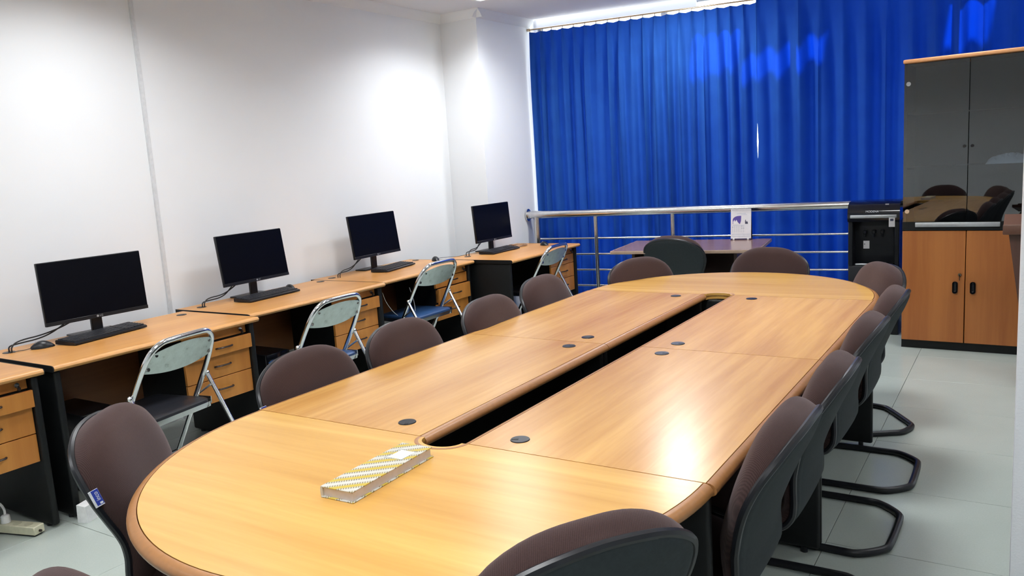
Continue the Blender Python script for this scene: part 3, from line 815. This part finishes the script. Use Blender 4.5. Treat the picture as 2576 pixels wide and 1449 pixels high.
l, a = fplace(-3.05, 2.965, 90); folding_chair(VIN_BLUE, 'chrome folding chair with blue seat at the third desk, mouse above its back', l, a, 1.03)
l, a = fplace(-2.75, 4.22, 92); folding_chair(VIN_BLK, 'chrome folding chair with darker green-grey back plate at the farthest desk', l, a)

# ---------------------------------------------------------------- walnut desk with calendar
BA = math.radians(7.3)
bd = thing('office_desk', 'walnut brown desk with pale edge in front of the railing', 'desk', (-2.296, 4.30, 0), BA)
MB().box(0, 1.18, 0, .78, ZT - .025, ZT, .002, 1).build('desktop', W_BACK, bd)
MB().box(-.002, 1.182, -.010, .0, ZT - .026, ZT + .0003, .003, 2).box(1.18, 1.186, -.01, .78, ZT - .026, ZT + .0003, .002, 1).box(-.006, 0, -.01, .78, ZT - .026, ZT + .0003, .002, 1).build('desk_edge', W_BACKEDGE, bd)
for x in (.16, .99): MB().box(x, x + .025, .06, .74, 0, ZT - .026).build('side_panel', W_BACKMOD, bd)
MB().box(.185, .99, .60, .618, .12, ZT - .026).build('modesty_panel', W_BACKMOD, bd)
grommet(bd, .40, .70); 
cal = thing('desk_calendar', 'white desk calendar with purple picture on the walnut desk', 'calendar', (-1.462, 5.17, ZT), BA + .02)
cw, chh = .085, .255
Mf = Matrix.Translation((0, -.045, .012)) @ Matrix.Rotation(math.radians(-10), 4, 'X')
Mb = Matrix.Translation((0, .045, .012)) @ Matrix.Rotation(math.radians(10), 4, 'X')
MB().box(-cw, cw, -.001, .001, 0, chh, mat=Mf).build('front_page', PAPER, cal)
MB().box(-cw, cw, -.001, .001, 0, chh, mat=Mb).build('back_board', plain('dark board', (.012, .014, .04), .5), cal)
MB().box(-cw, cw, -.05, .05, 0, .012, .002, 1).build('base', plain('purple board', (.05, .035, .09), .5), cal)
sp = MB()
for k in range(16):
    x = -cw + .012 + k * (2 * cw - .024) / 15
    sp.tube([(x, -.012 * math.cos(q) + 0, chh + .008 + .012 * math.sin(q)) for q in [2 * PI * j / 10 for j in range(10)]], .0012, 5, closed=True)
sp.build('spiral_binding', WHITEPL, cal)['kind'] = 'stuff'
for x in (-.06, .06): MB().box(x - .008, x + .008, -.054, -.049, -.0, .014, .002, 1).build('clip', WHITEPL, cal)
arcp = [(-.070, .125), (-.070, .16)] + [(-.070 + .055 * (1 - math.cos(PI / 2 * k / 8)), .16 + .035 * math.sin(PI / 2 * k / 8)) for k in range(9)] + [(.002, .195), (.0, .15), (-.008, .125)]
def on_page(mb, nm, mt): o = mb.build(nm, mt, cal); o.data.transform(Mf); return o
on_page(MB().prism(arcp, -.0016, -.001, 'y'), 'picture_print', PURPLE)
on_page(MB().prism([(-.066, .122), (-.066, .145), (-.055, .162), (-.048, .145), (-.038, .162), (-.028, .142), (-.012, .125)], -.0020, -.0016, 'y'), 'figure_print', PAPER)
on_page(MB().prism([(.034, .125), (.034, .150), (.040, .165), (.044, .140), (.050, .150), (.058, .135), (.058, .125)], -.0016, -.001, 'y'), 'emblem_print', INK)
dg_ = MB()
for r in range(6):
    for c in range(7):
        x, z = -.070 + c * .0155, .055 + r * .0095
        big = (r, c) in ((4, 0), (5, 5), (3, 5), (3, 6))
        dg_.box(x - (.0045 if big else .0022), x + (.0045 if big else .0022), -.0014, -.001, z, z + (.0075 if big else .0045))
on_page(dg_, 'date_grid', plain('grey ink', (.33, .36, .42), .6))['kind'] = 'stuff'
on_page(MB().box(-.078, .078, -.0014, -.001, .035, .0375).box(-.078, .078, -.0014, -.001, .018, .0205).box(-.035, .04, -.0014, -.001, .213, .2155).box(-.0, .05, -.0014, -.001, .203, .205).box(-.07, .03, -.0014, -.001, .112, .114), 'text_lines', plain('blue grey ink', (.30, .36, .48), .6))['kind'] = 'stuff'

# ---------------------------------------------------------------- water dispenser
wd = thing('water_dispenser', 'black floor-standing water dispenser with silver bar, beside the cabinet', 'dispenser', (-.392, 5.06, 0), .02)
MB().box(-.185, .185, 0, .34, 0, .55, .012, 2).box(-.185, .185, .12, .34, .54, .92, .01, 2).box(-.185, -.150, .0, .14, .54, .92, .006, 1).box(.150, .185, 0, .14, .54, .92, .006, 1).build('body', BLACKPL, wd)
MB().prism([(-.012, .90), (-.014, .96), (-.004, 1.0), (.025, 1.03), (.08, 1.05), (.28, 1.05), (.33, 1.03), (.345, .99), (.345, .90)], -.188, .188, 'x').build('head', GLOSSBLK, wd)
MB().box(-.168, .168, -.024, -.008, .928, .952, .005, 2).build('silver_bar', GREYM, wd)
text_obj('lettering', 'MODENA', .022, WHITE_INK, wd, Matrix.Translation((-.008, -.0148, .978)) @ Matrix.Rotation(PI / 2, 4, 'X') @ Matrix.Rotation(0, 4, 'Z'))
MB().box(.085, .11, -.006, .0, 1.028, 1.036).build('button_strip', GREYM, wd)
for x in (-.07, -.005, .055): MB().box(x - .013, x + .013, .055, .12, .795, .825, .005, 1).cyl((x, .07, .77), (x, .07, .80), .008, n=10).build('tap', BLACKPL, wd)
MB().box(-.14, .14, .012, .115, .55, .562).build('drip_tray', BLACKPL, wd)
MB().box(-.13, .10, -.004, .010, .553, .566, .002, 1).build('tray_edge', GREYM, wd)
s1 = MB().box(.112, .155, -.0225, -.0215, .858, .930).build('energy_sticker', PAPER, wd)
MB().box(.122, .145, -.0232, -.0226, .903, .921).box(.126, .141, -.0236, -.0233, .907, .917).build('sticker_print', INK, s1)
s2 = MB().box(-.088, -.043, .116, .119, .672, .735).build('notice_sticker', PAPER, wd)
MB().box(-.083, -.075, .1152, .1158, .705, .712).build('sticker_print', INK, s2)

# ---------------------------------------------------------------- glass fronted cabinet
cb = thing('display_cabinet', 'tall cabinet with smoked glass doors above orange wood doors', 'cabinet', (-.14, 4.66, 0), -.035)
CW, CD = .815, .42
MB().box(0, CW, .02, CD, 0, .06).build('plinth', BLACK, cb)
MB().box(.0, .018, .022, CD, .06, 2.04).box(CW - .018, CW, .022, CD, .06, 2.04).box(.018, CW - .018, CD - .01, CD, .06, 2.04).build('carcass', BLACK, cb)
MB().box(.0, CW, .0, CD, .868, .888).build('middle_board', BLACK, cb)
for z in (1.30, 1.69): MB().box(.018, CW - .018, .06, CD - .01, z, z + .015).build('shelf', BLACK, cb)
MB().box(-.006, CW + .006, -.008, CD, 2.04, 2.068, .008, 3).build('top_board', W_CABTOP, cb)
for k, (a, b2) in enumerate(((.002, .4035), (.4085, CW - .002))):
    d = MB().box(a, b2, .0, .02, .062, .864, .003, 1).build('wood_door', W_CAB, cb)
    hx = .345 if k == 0 else .455
    MB().box(hx - .017, hx + .017, -.003, .002, .42, .505, .0145, 4).build('recessed_pull', BLACKPL, d)
    MB().box(hx - .010, hx + .010, -.0036, -.002, .432, .493, .009, 3).build('pull_cup', CABLE, d)
    if k == 0:
        MB().cyl((hx + .028, -.012, .555), (hx + .028, .0, .555), .011, n=14).build('lock', BRASS, d)
        MB().box(hx + .026, hx + .030, -.02, -.012, .515, .555).build('lock_key', HANDLE, d)
    g = MB().box(a, b2, .004, .009, .93, 2.035).build('glass_door', SMOKED, cb)
    kx = .383 if k == 0 else .43
    MB().cyl((kx, -.008, 1.448), (kx, .004, 1.448), .010, .008, n=14).build('knob', BLACKPL, g)
    ex = .030 if k == 0 else CW - .03
    for z in (1.90, 1.005): MB().cyl((ex, -.002, z), (ex, .004, z), .015, n=20).build('hinge_cap', CHROME, g)
MB().box(.0, CW, .002, .02, .888, .929).build('ledge_front', BLACK, cb)
MB().box(.085, .608, -.012, .002, .893, .925, .003, 2).build('silver_strip', GREYM, cb)
bag = MB(); P = []
rb = random.Random(4)
for i in range(15):
    v = i / 14; row = []
    for j in range(25):
        u = j / 24; e = math.sin(PI * u) ** .4 * math.sin(PI * v) ** .6
        row.append((.02 + .30 * u, .22 * v, .060 * e * (.7 + .5 * rb.random())))
    P.append(row)
bag.grid(P); bo = bag.build('plastic_bag', plain('milky plastic film', (.85, .9, .9), .3), None, (.345, 4.70, 1.316), -.035)
tag(bo, 'crumpled clear white plastic bag on the shelf inside the glass cabinet', 'bag')

# ---------------------------------------------------------------- lectern half hidden at the right
le = thing('lectern', 'dark brown wooden lectern half hidden by the white wall end', 'lectern', (.50, 3.85, 0), 0)
MB().prism([(.03, .93), (.62, .93), (.50, .02), (.16, .02)], .0, .36, 'y').build('body', W_LECT, le)
MB().box(.10, .56, -.02, .40, 0, .03, .006, 1).build('base', W_LECT, le)
MB().prism([(-.03, .93), (.40, .99), (.40, 1.01), (-.03, .95)], .0, .62, 'x').build('sloping_top', plain('lectern top', (.13, .06, .04), .4), le)
MB().box(.0, .62, -.04, -.025, .925, .985, .006, 2).build('front_ledge', plain('lectern ledge', (.12, .055, .035), .4), le)

# ---------------------------------------------------------------- things on the floor
ps = thing('power_strip', 'cream power strip on the floor at the left picture edge', 'power strip', (-3.19, -.078, 0), math.radians(16))
MB().box(-.34, .085, -.028, .028, .008, .047, .003, 1).build('case', CREAM, ps)
for k in range(6): MB().cyl((-.30 + k * .065, 0, .0465), (-.30 + k * .065, 0, .0478), .019, n=18).build('socket', plain('socket face', (.5, .48, .34), .5), ps)
MB().box(-.33, .075, -.02, .02, 0, .009).build('base_plate', CABLE, ps)
MB().cyl((.084, .0, .022), (.094, 0, .022), .006, n=10).build('screw', HANDLE, ps)
px_, py_ = rot2((-.105, 0), math.radians(16))
pl = thing('power_plug', 'round white plug with white cord standing in the power strip', 'plug', (-3.19 + px_, -.078 + py_, .047), math.radians(16))
MB().cyl((0, 0, 0.001), (0, 0, .030), .021, .019, n=20).sphere((0, 0, .030), .019, 1, 1, .5, 10).build('plug_body', WHITEPL, pl)
MB().tube([(0, 0, .035), (-.01, .01, .06), (-.05, .02, .085), (-.12, .03, .085), (-.20, .06, .05), (-.26, .14, -.03), (-.27, .25, -.042)], .0055, 8, smooth=3).build('plug_cord', WHITEPL, pl)
blk = MB().prism([(-.028, 0), (.028, 0), (.023, .078), (-.023, .086)], -.045, .045, 'y').build('foam_block', STYRO, None, (-3.062, .150, .0), .35)
tag(blk, 'small white foam block on the floor beside the black desk legs', 'block')

# ---------------------------------------------------------------- visible ceiling light
cl = thing('ceiling_light', 'square recessed ceiling light whose corner shows at the top picture edge', 'ceiling light', (-3.075, 3.885, ZC), 0)
fr = MB()
for a, b2, c, d in ((-.30, .30, -.30, -.27), (-.30, .30, .27, .30), (-.30, -.27, -.27, .27), (.27, .30, -.27, .27)): fr.box(a, b2, c, d, -.012, 0, .002, 1)
fr.build('frame', WHITEPL, cl)
MB().box(-.27, .27, -.27, .27, -.006, -.003).build('diffuser', DIFFUSER, cl)
